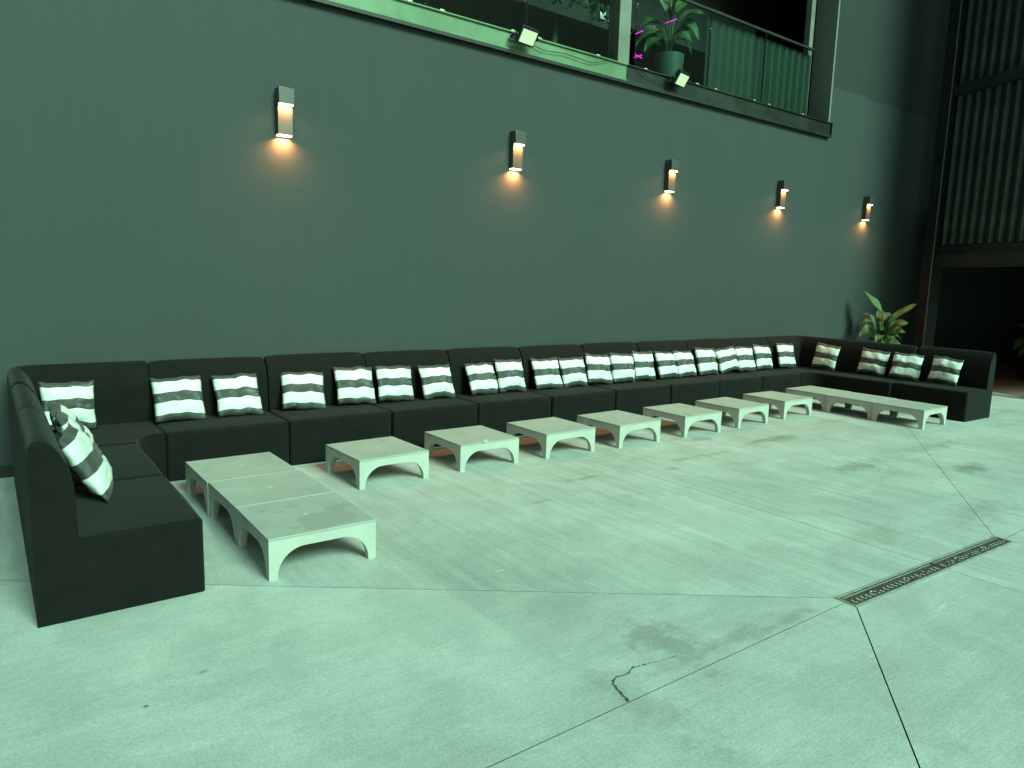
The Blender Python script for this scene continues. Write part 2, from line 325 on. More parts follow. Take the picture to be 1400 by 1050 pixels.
# ------------------------------------------------------------------ trench drain
dr = empty('trench_drain', (DC.x, DC.y, 0), DA); tag(dr, 'long narrow metal trench drain with a perforated grate set in the concrete', 'drain')
link('frame', boxes_me([(-DL + .004, DL - .004, DW - .012, DW - .002, -.026, .003), (-DL + .004, DL - .004, -DW + .002, -DW + .013, -.026, .004), (-DL + .002, -DL + .016, -DW + .014, DW - .013, -.026, .003), (DL - .016, DL - .002, -DW + .014, DW - .013, -.026, .003)], .0012), M['kerbm'], dr)
for k, (x0, x1) in enumerate(((-DL + .02, .026), (.034, DL - .02))):
    pl = link('grate', box_me(x0, x1, -DW + .016, DW - .015, -.02, .0005, .001, 1), M['grate'], dr)
    bm = bmesh.new()
    def dot(x, y, r, rr=None):
        vs = [bm.verts.new((x + r * math.cos(a), y + (rr or r) * math.sin(a), .0022)) for a in [math.tau * q / 6 for q in range(6)]]; bm.faces.new(vs)
    x = x0 + .02
    while x < x1 - .01: dot(x, .030, .0055); x += .0185
    x = x0 + .03; q = 0
    while x < x1 - .01:
        for yy, dx in ((-.006, .006), (-.019, 0), (-.030, .008)):
            if rng.random() > .12: dot(x + dx, yy, .0058)
        if q % 8 == 5: dot(x - .012, .003, .009, .007)
        x += .043; q += 1
    st = link('stud', fin(bm, 'studs', smooth=False), M['stud'], pl); st['kind'] = 'stuff'
    if k == 0: [link('rust', box_me(*q_), M['rust'], pl) for q_ in ((x0 + .004, x0 + .09, .034, .041, .0008, .0026), (x0 + .002, x0 + .05, -.041, -.030, .0008, .0026))]

# ------------------------------------------------------------------ the long wall and the balcony
OX0, OX1, OZ0, OZ1, WT = -7.0, 10.93, 4.0, 7.6, .36
wall = empty('courtyard_wall', (4, WY, 0)); tag(wall, 'long dark grey painted wall carrying a row of five wall lamps', 'wall')
def wpart(name, b, mat): return link(name, box_me(b[0] - 4, b[1] - 4, b[2] - WY, b[3] - WY, b[4], b[5]), mat, wall)
wpart('lower_wall', (-14, 22, WY, WY + WT, -.02, OZ0), M['wall'])
wpart('end_wall', (OX1, 22, WY, WY + WT, OZ0, 10), M['wall'])
wpart('upper_wall', (-14, OX1, WY, WY + WT, OZ1, 10), M['wall'])
wpart('opening_edge', (OX1 - .006, OX1, WY + .03, WY + WT, OZ0 + .2, OZ1), M['jamb'])
wpart('edge_bead', (OX1 - .004, OX1 + .035, WY - .006, WY + .03, OZ0 + .2, OZ1), M['jamb'])
wpart('skirting', (-14, 14.3, WY - .012, WY, .0, .09), M['black'])

bal = empty('balcony', (4, WY, 4.0)); tag(bal, 'dark upper balcony room behind the opening high in the wall', kind='structure')
def bpart(name, b, mat, bev=0): return link(name, box_me(b[0] - 4, b[1] - 4, b[2] - WY, b[3] - WY, b[4] - 4, b[5] - 4, bev), mat, bal)
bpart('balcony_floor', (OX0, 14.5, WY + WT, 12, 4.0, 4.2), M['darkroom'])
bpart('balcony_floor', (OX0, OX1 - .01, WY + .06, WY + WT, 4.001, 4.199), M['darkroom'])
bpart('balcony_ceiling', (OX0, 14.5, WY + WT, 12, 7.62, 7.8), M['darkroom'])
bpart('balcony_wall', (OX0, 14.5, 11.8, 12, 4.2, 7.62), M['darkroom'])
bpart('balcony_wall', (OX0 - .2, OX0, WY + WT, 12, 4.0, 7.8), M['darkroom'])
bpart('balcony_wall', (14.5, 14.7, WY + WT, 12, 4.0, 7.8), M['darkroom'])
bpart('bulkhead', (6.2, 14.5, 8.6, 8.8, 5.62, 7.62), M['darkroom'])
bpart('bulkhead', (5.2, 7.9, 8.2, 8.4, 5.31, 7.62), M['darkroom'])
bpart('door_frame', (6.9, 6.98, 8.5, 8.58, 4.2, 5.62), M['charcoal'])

# edge beam: a channel, one paint, with bright light and shade put into its run colours
eb = empty('edge_beam', (4, WY, 4.0)); tag(eb, 'steel channel beam along the balcony edge above the grey wall', 'beam')
def channel(x0, x1, mat):
    link('beam_section', boxes_me([(x0 - 4, x1 - 4, -.035, -.012, .012, .206), (x0 - 4, x1 - 4, -.058, -.0355, .19, .206), (x0 - 4, x1 - 4, -.058, -.0355, .012, .026)], .003), mat, eb)
    link('bottom_lip', box_me(x0 - 4, x1 - 4, -.062, -.004, -.022, .0115, .002), M['black'], eb)  # black strip stands for the shade in the gap under the beam
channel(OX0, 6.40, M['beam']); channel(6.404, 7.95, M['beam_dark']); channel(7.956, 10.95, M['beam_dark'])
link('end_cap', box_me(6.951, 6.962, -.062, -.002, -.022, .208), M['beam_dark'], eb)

def post(x0, x1, y0, y1, label):
    o = empty('steel_post', ((x0 + x1) / 2, (y0 + y1) / 2, 4.2)); tag(o, label, 'post'); hx, hy = (x1 - x0) / 2, (y1 - y0) / 2
    link('shaft', box_me(-hx, hx, -hy, hy, .0, 3.4, .006), M['post'], o); link('base_plate', box_me(-hx - .03, hx + .03, -hy - .01, hy + .03, .001, .012, .002), M['rust'], o)
post(6.34, 6.53, 6.56, 6.75, 'square olive steel post standing on the balcony beside the potted palm')
post(10.62, 10.72, 6.75, 6.85, 'thin olive steel post against the end of the balcony opening')

GY = 6.57
def pane(x0, x1, label):
    o = empty('glass_panel', ((x0 + x1) / 2, GY, 4.2)); tag(o, label, 'glass panel', 'glass balustrade panels along the balcony'); h = (x1 - x0) / 2 - .012
    link('pane', box_me(-h, h, -.006, .006, -.02, 1.0, .002), M['glass'], o)
    for sx in (-1, 1): link('edge_strip', box_me(sx * (h + .0015) - .0015, sx * (h + .0015) + .0015, -.006, .006, -.02, 1.0), M['black'], o)
    for sx in (-.72, .72): link('clamp', boxes_me([(sx * h - .025, sx * h + .025, -.022, -.0065, .001, .06), (sx * h - .025, sx * h + .025, .0065, .022, .001, .06)], .003), M['steel'], o)
    link('handrail', box_me(-h - .012, h + .012, -.02, .02, 1.001, 1.035, .005), M['black'], o)
for i, x in enumerate((1.2, 2.45, 3.7, 4.95)): pane(x, x + 1.25, ['clear glass balustrade panel beside the pale beam, %s from the square olive post' % w for w in ('fourth', 'third', 'second', 'first')][i])
for i, (a, b) in enumerate(((6.62, 8.02), (8.02, 9.25), (9.25, 10.48))): pane(a, b, ('clear glass balustrade panel in front of the potted palm', 'clear glass balustrade panel between the palm panel and the end panel', 'clear glass balustrade panel next to the thin end post')[i])

# added corrugated sheet, stands for cladding reflected in the balcony glass
bm = bmesh.new(); prof = []; x = 8.04
while x < 10.5:
    for dx, y in ((0, 0), (.055, 0), (.085, .022), (.14, .022)): prof.append((x + dx - 9, y))
    x += .17
V = [[bm.verts.new((a_, y + t_, z)) for t_ in (0, .004) for z in (0, .97)] for a_, y in prof]
for p_, q_ in zip(V, V[1:]):
    for i, j in ((0, 1), (3, 2), (1, 3), (2, 0)): bm.faces.new((p_[i], q_[i], q_[j], p_[j]))
for e_ in (V[0], V[-1]): bm.faces.new((e_[0], e_[1], e_[3], e_[2]))
cs = tag(link('corrugated_screen', fin(bm, 'corrugated_screen', 20), M['corr'], None, (9, 6.64, 4.201)), 'green grey corrugated metal screen behind the balcony glass', 'screen')

# floodlights on the edge beam
def flood(x, z, rx, rz, label):
    o = empty('floodlight', (x, WY - .07, z)); tag(o, label, 'floodlight', 'floodlights clamped to the balcony edge beam')
    h = empty('head'); bpy.data.objects.remove(h)
    body = link('housing', boxes_me([(-.125, .125, -.02, .03, -.09, .09)], .008), M['black'], o, (0, -.11, .01), (rx, 0, rz))
    link('lens', box_me(-.105, .105, -.026, -.0205, -.072, .06, .002), M['flood'], body)
    link('cooling_fin', boxes_me([(-.1 + k * .028, -.092 + k * .028, .0305, .05, -.07, .07) for k in range(8)], 0), M['black'], body)
    link('bracket', boxes_me([(-.145, -.133, -.13, -.004, -.012, .018), (.133, .145, -.13, -.004, -.012, .018), (-.145, .145, -.0035, .008, -.012, .018)], .002), M['charcoal'], o)
flood(4.78, 4.135, R(32), R(8), 'black floodlight with pale lit lens clamped to the pale beam')
flood(7.22, 4.15, R(32), R(12), 'black floodlight with pale lit lens on the dark beam under the palm')
def cable(pts, label): tag(link('cable', tube_me(pts, .004, 6), M['cable']), label, 'cable')
cable([(4.92, WY - .066, 4.12), (5.1, WY - .066, 4.09), (5.4, WY - .066, 4.12), (5.8, WY - .066, 4.10), (6.1, WY - .066, 4.18)], 'black cable sagging along the pale beam')
cable([(6.55, WY - .066, 4.19), (6.75, WY - .066, 4.11), (6.95, WY - .066, 4.08), (7.12, WY - .066, 4.13)], 'black cable sagging along the dark beam to its floodlight')

# ------------------------------------------------------------------ wall lamps
ORD = ['first', 'second', 'third', 'fourth', 'fifth', 'sixth', 'seventh', 'eighth', 'ninth', 'tenth', 'eleventh', 'twelfth', 'thirteenth', 'fourteenth', 'fifteenth', 'sixteenth', 'seventeenth', 'eighteenth', 'nineteenth', 'twentieth']
for i, x in enumerate((2.235, 4.785, 7.285, 9.775, 12.30)):
    o = empty('wall_lamp', (x, WY, 2.80)); tag(o, 'bronze box wall lamp, %s along the wall from the steel column end' % ORD[4 - i], 'wall lamp', 'wall lamps along the grey wall')
    link('upper_box', box_me(-.068, .068, -.115, -.001, .262, .395, .003), M['bronze'], o)
    link('lower_box', box_me(-.066, .066, -.072, -.001, .008, .261, .003), M['bronze'], o)
    link('upper_diffuser', box_me(-.060, .060, -.108, -.0745, .248, .2615, .002), M['lamp'], o)
    link('lower_diffuser', box_me(-.060, .060, -.066, -.006, -.004, .0075, .002), M['lamp'], o)
    for z, y, p in ((-.012, -.036, 5.6), (.243, -.092, 2.6)):
        ld = bpy.data.lights.new('lamp_glow', 'AREA'); ld.shape = 'RECTANGLE'; ld.size = .11; ld.size_y = .05 if z < 0 else .03; ld.energy = p; ld.color = (1, .39, .12); ld.spread = R(150)
        lo_ = bpy.data.objects.new('lamp_glow', ld); col.objects.link(lo_); lo_.parent = o; lo_.location = (0, y, z)

# ------------------------------------------------------------------ facade at the end: column, header, cladding, dark room behind
ang = math.atan2(-.933, -.36)              # local +X runs from the column towards the viewer; local +Y points behind the facade
FO = Vector((13.95, 6.0, 0))
def fac(name, label, cat): 
    o = empty(name, FO, ang); tag(o, label, cat); return o
HD, FL, FH = 2.06, 2.35, 15  # facade's unseen length and height shaped to block sun and sky
c_ = fac('steel_column', 'tall charcoal steel column at the far end of the grey wall', 'column')
link('web', box_me(-.27, -.012, .012, .20, 0, FH, .004), M['charcoal'], c_); link('flange', box_me(-.0115, .012, -.02, .21, 0, FH, .003), M['black'], c_); link('corner_strip', box_me(-.0105, .011, -.034, -.0205, 0, FH, .003), M['post'], c_)  # pale outer strip paints the glint along the flange edge
h_ = fac('header_beam', 'charcoal steel header beam over the dark doorway', 'beam')
link('web', box_me(.014, FL, .03, .20, HD + .012, HD + .25, .003), M['charcoal'], h_); link('lower_flange', box_me(.014, FL, -.01, .21, HD, HD + .0115, .002), M['charcoal'], h_); link('upper_flange', box_me(.014, FL, .0, .21, HD + .2505, HD + .266, .002), M['charcoal'], h_)
f_ = fac('clad_facade', 'black metal clad wall with vertical battens above the dark doorway', 'facade')
link('sheet', box_me(.014, FL, .12, .16, HD + .267, FH), M['clad'], f_)
bmz = {}
for z0, z1, k in ((HD + .40, 5.02, 0), (5.22, FH, 1)): bmz[k] = box_me(-.022, .022, .055, .119, z0, z1, .004)
t = .10
while t < FL - .05:
    for k in (0, 1): link('batten', bmz[k], M['batten'], f_, (t, 0, 0))
    t += .185
link('mid_rail', box_me(.014, FL, .02, .119, 5.03, 5.21, .003), M['charcoal'], f_); link('sill_rail', box_me(.014, FL, .06, .119, HD + .27, HD + .385, .003), M['clad'], f_)
r_ = fac('end_wall', 'plain black side wall of the clad building', 'wall')
link('panel', box_me(FL + .001, FL + .2, .0, 6.6, .95, FH), M['clad'], r_); link('corner_post', box_me(FL + .003, FL + .19, .01, .2, 0, .948, .004), M['charcoal'], r_)  # out of view; gap below the panel shaped to let sun inside
bk = empty('back_room', FO, ang); tag(bk, 'dark room beyond the doorway with a brown floor', kind='structure')
link('room_floor', box_me(-2.9, FL + .2, .02, 6.4, .0005, .004), M['brown'], bk)
link('room_ceiling', box_me(-2.9, FL, .9, 6.4, 3.2, 3.3), M['darkroom'], bk); link('room_ceiling', box_me(-.02, FL, .22, .899, 3.2, 3.3), M['darkroom'], bk)
link('room_wall', box_me(-3.2, FL + .2, 6.4, 6.6, 0, 3.3), M['darkroom'], bk)

# ------------------------------------------------------------------ sofa modules
PROF = [(0, 0), (0, .80), (.006, .83), (.022, .853), (.047, .862), (.072, .856), (.097, .834), (.125, .793), (.147, .745), (.160, .70), (.168, .655), (.174, .55), (.176, .40), (.176, 0)]
SD, SH = .71, .385
def back_straight(w):
    bm = bmesh.new(); h = w / 2; N = 10; rings = []
    for i in range(N + 1):
        f = i / N; x = -h + w * f; e = min(f, 1 - f) * w
        s = 1.0
        rings.append([bm.verts.new((x, -(.088 + (d - .088) * (s if d > 0 else 1)), z * (.99 if (i in (0, N) and z > .5) else 1) + (.004 * math.sin(math.pi * f) if z > .7 else 0))) for d, z in PROF])
    n = len(PROF)
    for a, b in zip(rings, rings[1:]):
        for k in range(n - 1): bm.faces.new((a[k], a[k + 1], b[k + 1], b[k]))
        bm.faces.new((a[n - 1], a[0], b[0], b[n - 1]))
    c0 = bm.faces.new(rings[0]); c1 = bm.faces.new(rings[-1][::-1])
    bmesh.ops.bevel(bm, geom=[e for e in list(c0.edges) + list(c1.edges) if min(v.co.z for v in e.verts) > .39], offset=.016, segments=3, affect='EDGES', profile=.5)
    return fin(bm, 'backrest', 50)
def seat_straight(w):
    bm = bmesh.new(); h = w / 2 - .0008; box_bm(bm, -h, h, -SD, -.1755, 0, SH)
    bmesh.ops.bevel(bm, geom=[e for e in bm.edges if max(v.co.z for v in e.verts) > .1 and min(v.co.y for v in e.verts) < -.3], offset=.022, segments=3, affect='EDGES', profile=.5)
    bmesh.ops.subdivide_edges(bm, edges=[e for e in bm.edges if e.calc_length() > .3], cuts=5, use_grid_fill=True)
    for v in bm.verts:
        x, y, z = v.co
        if z > SH - .003: v.co.z += .010 * max(0, 1 - (x / h) ** 2) * max(0, 1 - ((y + .45) / .27) ** 2)
        if y < -SD + .004: v.co.y += -.006 * max(0, 1 - (x / h) ** 2) + .003 * noise.noise((x * 6, z * 6, 2))
    return fin(bm, 'seat', 50)
CS = .94; RC = .20
def back_corner():
    path = [(0, -CS, 1, 0), (0, -CS + .02, 1, 0), (0, -.6, 1, 0)] ; 
    for k in range(9):
        a = math.pi - k * math.pi / 16; path.append((RC + RC * math.cos(a), -RC + RC * math.sin(a), -math.cos(a), -math.sin(a)))
    path += [(.6, 0, 0, -1), (CS - .02, 0, 0, -1), (CS, 0, 0, -1)]
    bm = bmesh.new(); rings = [[bm.verts.new((x + nx * d, y + ny * d, z)) for d, z in PROF] for x, y, nx, ny in path]; n = len(PROF)
    for a, b in zip(rings, rings[1:]):
        for k in range(n - 1): bm.faces.new((a[k], b[k], b[k + 1], a[k + 1]))
        bm.faces.new((a[n - 1], b[n - 1], b[0], a[0]))
    c0 = bm.faces.new(rings[0][::-1]); c1 = bm.faces.new(rings[-1])
    bmesh.ops.bevel(bm, geom=[e for e in list(c0.edges) + list(c1.edges) if min(v.co.z for v in e.verts) > .39], offset=.016, segments=3, affect='EDGES', profile=.5)
    return fin(bm, 'backrest', 50)
def seat_corner():
    r = CS - SD; poly = [(.179, -CS), (SD, -CS)]
    for k in range(1, 12): a = math.pi - k * math.pi / 24; poly.append((CS + r * math.cos(a), -CS + r * math.sin(a)))
    poly += [(CS, -SD), (CS, -.179), (.20, -.179), (.179, -.20)]
    return prism_me(poly, 0, SH, .02, 3, 'seat')
def soft(o):
    md = o.modifiers.new('weighted', 'WEIGHTED_NORMAL'); md.keep_sharp = True; md.weight = 100
def module(w, loc, rz, label, group):
    o = empty('sofa_module', loc, rz); tag(o, label, 'sofa', group)
    k = round(w, 3); o.scale.z = rng.uniform(.992, 1.008); o.location.y -= rng.uniform(0, .008) if abs(rz) < .1 else 0
    if k not in _mod: _mod[k] = (seat_straight(w - .014), back_straight(w - .014))
    soft(link('seat', _mod[k][0], M['sofa'], o)); soft(link('backrest', _mod[k][1], M['sofa'], o))
_mod = {}
BX0, BX1, BY = .11, 10.54, 6.475
for i in range(9):
    module(.95, (BX0 + CS + .95 * (i + .5), BY, 0), R(rng.uniform(-.4, .4)), 'black sofa module along the grey wall, %s from the corner by the potted plant' % ORD[8 - i], 'black sofa modules in a row along the wall')
for i in range(2):
    y = BY - CS - .955 * (i + .5)
    module(.955, (BX0, y, 0), R(90), ('black sofa module between corner and open end, beside the stained table row', 'black armless sofa module at the open end, beside the stained table row')[i], 'black sofa modules of the two side wings')
    module(.955, (BX1 + (.0, .03)[i], y, 0), R(-90 - (.6, 1.6)[i]), ('black armless sofa module of the plant-side wing, next to the corner module', 'black armless sofa module at the free end of the plant-side wing')[i], 'black sofa modules of the two side wings')
cb, cse = back_corner(), seat_corner()
for loc, rz, lab in (((BX0, BY, 0), 0, 'black rounded corner sofa module behind the wing with three leaning cushions'), ((BX1, BY, 0), R(-90), 'black rounded corner sofa module near the potted plant')):
    o = empty('corner_sofa', loc, rz); tag(o, lab, 'sofa'); soft(link('seat', cse, M['sofa'], o)); soft(link('backrest', cb, M['sofa'], o))

# ------------------------------------------------------------------ cushions
BANDS = [0, .14, .41, .63, .89, 1]
def cushion_meshes(seed):
    NU = 22; T = (.058, .052, .064, .055, .048, .060, .066, .05, .057)[seed]; out = []
    for bi in range(5):
        v0, v1 = BANDS[bi], BANDS[bi + 1]; NV = max(4, int((v1 - v0) * 28)); bm = bmesh.new()
        for side in (-1, 1):
            grid = []
            for j in range(NV + 1):
                v = v0 + (v1 - v0) * j / NV; row = []
                for i in range(NU + 1):
                    u = i / NU; a, b = 2 * u - 1, 2 * v - 1
                    th = T * (max(0, 1 - abs(a) ** 2.6) ** .62) * (max(0, 1 - abs(b) ** 2.6) ** .62)
                    px = a * .5 * (1 - .055 * (1 - b * b) ** 1.0); pz = b * .5 * (1 - .045 * (1 - a * a)) + .5
                    q = Vector((px * 5, pz * 5, seed * 7.7 + side)); w = noise.noise(q) * .014 + noise.noise(q * 2.7) * .008 + (.5 - abs(noise.noise(Vector((px * 7, pz * 3.5, seed * 2.1))))) * .010
                    rad = noise.noise(Vector((math.atan2(b, a) * 4, seed * 3.3, side))) * .010 * max(abs(a), abs(b)) ** 3
                    seam = min(abs(v - s) for s in BANDS[1:-1]); sm = 1 - .06 * math.exp(-(seam / .012) ** 2)
                    edge = min(1, th / (T * .4))
                    sag = .010 * math.sin(seed * 1.7 + 6 * px) * b + .006 * math.sin(seed * 2.9 + 11 * px)
                    row.append(bm.verts.new((px * .40 + noise.noise(Vector((pz * 4, seed, 1))) * .006, side * (th * sm + (w + rad) * edge * .8) , pz * .40 + sag * .5 + noise.noise(Vector((px * 4, seed, 5))) * .014)))
                grid.append(row)
            for j in range(NV):
                for i in range(NU):
                    f = (grid[j][i], grid[j][i + 1], grid[j + 1][i + 1], grid[j + 1][i]); bm.faces.new(f if side < 0 else f[::-1])
        bmesh.ops.remove_doubles(bm, verts=bm.verts, dist=.0004)
        me = bpy.data.meshes.new('stripe'); bm.to_mesh(me); bm.free(); me.shade_smooth(); out.append(me)
    return out
CUSH = [cushion_meshes(s) for s in range(9)]
for ms in CUSH:
    for bi, me in enumerate(ms): me.materials.append(M['white'] if bi in (1, 3) else M['satin'])
def cushion(x, y, yaw, lean, roll, w, h, label, group, var):
    yaw, lean, roll = R(yaw), R(lean), R(roll)
    ex = Vector((math.cos(yaw), math.sin(yaw), 0)); ey = Vector((-math.sin(yaw), math.cos(yaw), 0)); ez = Vector((0, 0, 1)) * math.cos(lean) + ey * math.sin(lean)
    X = ex * math.cos(roll) - ez * math.sin(roll); Z = ez * math.cos(roll) + ex * math.sin(roll); Y = Z.cross(X)
    low = -abs(X.z) * w / 2
    o = empty('cushion'); o.matrix_world = Matrix.Translation((x, y, SH + .006 - low)) @ Matrix((X, Y, Z)).transposed().to_4x4()
    o.scale = (w / .40, 1, h / .40); tag(o, label, 'cushion', group)
    for bi, me in enumerate(CUSH[var]): link('white_stripe' if bi in (1, 3) else 'dark_stripe', me, None, o)
CW = [(1.239, 6.109, .9, 27, .6, .39, .385), (1.717, 6.119, 5.9, 26.2, .2, .39, .38), (2.262, 6.123, -7.8, 29, 2.5, .39, .37), (2.787, 6.15, 5.9, 22, 3, .41, .37), (3.193, 6.14, 3.4, 18.6, 2.7, .40, .36), (3.669, 6.118, 5.8, 23.7, 1.8, .40, .36), (4.233, 6.12, 7.1, 26, 1.6, .40, .36), (4.589, 6.12, 5.8, 20.4, 2.9, .40, .37), (5.118, 6.132, 0, 22.1, .4, .40, .37), (5.521, 6.14, 1.6, 20.5, .3, .40, .36), (5.889, 6.117, 0, 18.8, 4.5, .40, .37), (6.273, 6.101, 1.4, 16, 2.4, .40, .37), (6.69, 6.14, 3.9, 15, 2.4, .40, .375), (7.13, 6.13, 5.6, 21.9, 2.3, .40, .37), (7.50, 6.135, 3.9, 22, 1.4, .40, .37), (7.96, 6.15, -.3, 19.4, 1, .41, .39), (8.40, 6.13, -4.6, 19, -7.8, .41, .36), (8.82, 6.14, -1, 21, 2.3, .41, .38), (9.25, 6.15, 1.6, 18, 3.2, .41, .38), (9.83, 6.14, -3.4, 18.2, 3.3, .41, .39)]
for i, c in enumerate(CW):
    cushion(*c, 'striped cushion on the wall-side sofa, %s from the corner by the potted plant' % ORD[len(CW) - 1 - i], 'striped cushions along the wall-side sofa', (i * 4 + i // 3) % 9)
for i, c in enumerate([(10.20, 5.80, -90.9, 12, 3.7, .39, .39), (10.20, 5.075, -84, 11, 5.5, .39, .37), (10.185, 4.60, -74, 20, 3.4, .38, .38), (10.20, 4.118, -91, 15.5, 3.4, .38, .37)]):
    cushion(*c, ('striped cushion leaning in the rounded corner module by the potted plant', 'striped cushion on the plant-side wing, nearest the rounded corner module', 'striped cushion on the plant-side wing, middle of three', 'striped cushion on the plant-side wing, nearest its free end')[i], 'striped cushions on the plant-side wing', (i + 2) % 6)
cushion(.47, 6.10, 14, 13, 3.5, .37, .365, 'striped cushion standing in the rounded corner behind three leaning cushions', 'striped cushions around the open-end wing', 3)
for i, c in enumerate([(.53, 5.28, 84, 34, -2, .41, .40), (.51, 4.83, 88, 30, 3, .41, .40), (.50, 4.30, 78, 30, -4, .42, .40)]):
    cushion(*c, ('striped cushion leaning on the side wing, innermost of three in line', 'striped cushion leaning on the side wing, middle of three in line', 'striped cushion leaning on the side wing, nearest the open end')[i], 'striped cushions around the open-end wing', i)

# ------------------------------------------------------------------ low arched tables
TS, TH = .61, .23
def apron_me():
    h = TS / 2 - .001; lw = .046; rx, rz = .15, .150; zt = TH - .0135; th = .042; yo, yi = -TS / 2 + .0015, -TS / 2 + th
    xs = [(-h, 0), (-h + lw, 0)]
    for k in range(1, 11): a = math.pi - k * math.pi / 20; xs.append((-h + lw + rx + rx * math.cos(a), .012 + rz * math.sin(a)))
    xs += [(-x, z) for x, z in xs[::-1]]
    bm = bmesh.new()
    def xi(x): return max(-h + th, min(h - th, x)) if abs(x) > h - .0005 else x     # mitred ends
    V = [[bm.verts.new((x, yo, z)), bm.verts.new((x, yo, zt)), bm.verts.new((xi(x), yi, z)), bm.verts.new((xi(x), yi, zt))] for x, z in xs]
    for a, b in zip(V, V[1:]):
        bm.faces.new((a[0], b[0], b[1], a[1])); bm.faces.new((a[2], a[3], b[3], b[2])); bm.faces.new((a[0], a[2], b[2], b[0])); bm.faces.new((a[1], b[1], b[3], a[3]))
    for e in (V[0], V[-1]): bm.faces.new((e[0], e[1], e[3], e[2]))
    return fin(bm, 'apron', 30)
T_AP, T_TOP, T_CAP = apron_me(), box_me(-TS / 2, TS / 2, -TS / 2, TS / 2, TH - .0125, TH, .0025, 2, 'tabletop'), lathe_me([(.018, TH + .0002), (.018, TH + .002), (.013, TH + .003)], 16)
def low_table(x, y, rz, label, group):
    c, s = math.cos(R(rz)), math.sin(R(rz)); h = TS / 2
    o = empty('low_table', (x + c * h - s * h, y + s * h + c * h, 0), R(rz)); tag(o, label, 'table', group)
    link('tabletop', T_TOP, M['tabletop'], o); link('center_cap', T_CAP, M['table'], o)
    for k in range(4): link('arched_side', T_AP, M['table'], o, (0, 0, 0), (0, 0, k * math.pi / 2))
    return o
for x, y, a, lab in ((1.118, 3.575, -.4, 'low pale arched table with a wide damp stain, free end of the stained row'), (1.123, 4.190, .3, 'low pale arched table with faint stains, middle of the stained row'), (1.113, 4.806, .3, 'low pale arched table of the stained row, close to the sofa seats')):
    o = low_table(x, y, a, lab, 'three joined tables beside the open-end wing')
    if 'wide damp' in lab:
        tp = [c for c in o.children if c.name.startswith('tabletop')][0]; tp.data = tp.data.copy(); tp.data.materials[0] = M['damptop']
for i, (x, y, a) in enumerate(((2.201, 4.833, 1.9), (3.124, 4.875, -.2), (4.034, 4.859, .5), (4.927, 4.82, 1.85), (5.903, 4.828, -.4), (6.857, 4.847, 2.0), (7.857, 4.91, -.5))):
    low_table(x, y, a, 'single low pale arched table, %s from the plant-side joined tables' % ORD[6 - i], 'single low tables in front of the wall sofa')
for x, y, a, lab in ((8.83, 3.709, -.3, 'low pale arched table at the free end of the plant-side joined row'), (8.86, 4.332, -.1, 'low pale arched table in the middle of the plant-side joined row'), (8.885, 4.955, -.5, 'low pale arched table of the plant-side joined row, nearest the wall sofa')):
    low_table(x, y, a, lab, 'three joined tables beside the plant-side wing')

# ------------------------------------------------------------------ plants
def blade_me(S, T, width, up, droop, n=10):
    S, T = Vector(S), Vector(T); d = (T - S); L = d.length; dn = d.normalized(); side = dn.cross(Vector(up)); side.normalize(); nr = side.cross(dn)
    bm = bmesh.new(); uv = bm.loops.layers.uv.new('uv'); rows = []
    for i in range(n + 1):
        f = i / n; c = S + d * f + Vector((0, 0, 1)) * droop * (math.sin(math.pi * f) * .6) + Vector((0, 0, -1)) * droop * .5 * f * f
        w = width * (math.sin(math.pi * min(1, f * .93 + .03)) ** .75) * (1 - .35 * f) + .002; row = []
        for k in range(5):
            q = (k - 2) / 2; row.append((bm.verts.new(c + side * q * w + nr * (abs(q) ** 1.4 * w * .38 + .012 * math.sin(f * 9 + k))), k / 4, f))
        rows.append(row)
    for a, b in zip(rows, rows[1:]):
        for k in range(4):
            q = (a[k], a[k + 1], b[k + 1], b[k]); fc = bm.faces.new([v[0] for v in q])
            for lp, v in zip(fc.loops, q): lp[uv].uv = (v[1], v[2])
    return fin(bm, 'leaf', 80)
def plant(loc, pot_r, pot_h, leaves, label, pm='pot', zs=1.0):
    o = empty('potted_plant', loc); tag(o, label, 'plant', None)
    pt = link('pot', lathe_me([(pot_r * .86, 0), (pot_r * .88, .01), (pot_r, pot_h), (pot_r * .9, pot_h), (pot_r * .88, pot_h - .04)], 36), M[pm], o)
    link('soil', lathe_me([(pot_r * .87, pot_h - .05), (pot_r * .5, pot_h - .035), (.01, pot_h - .03)], 24), M['soil'], pt)
    for (a, s, tz, tip, w, dr, m) in leaves:            # a: spread along the view's right axis, s: depth
        rt = Vector((.80, -.60, 0)); dp = Vector((.60, .80, 0))
        J = rt * a[0] + dp * s[0] + Vector((0, 0, tz * zs)); Tp = rt * a[1] + dp * s[1] + Vector((0, 0, tip * zs))
        b0 = Vector((J.x * .12, J.y * .12, pot_h - .05)); mid = b0.lerp(J, .55) + Vector((-J.x * .12, -J.y * .12, .05))
        lf = link('leaf', blade_me(J, Tp, w * 1.3, Vector((0, 0, 1)) - rt * .25 * (1 if a[1] > 0 else -1) - dp * .75, dr), M[m], o)
        link('stem', tube_me([b0, b0.lerp(mid, .5), mid, mid.lerp(J, .5), J, J.lerp(Tp, .25) + Vector((0, 0, dr * .3))], .011, 6, taper=.005), M['stem'], lf)
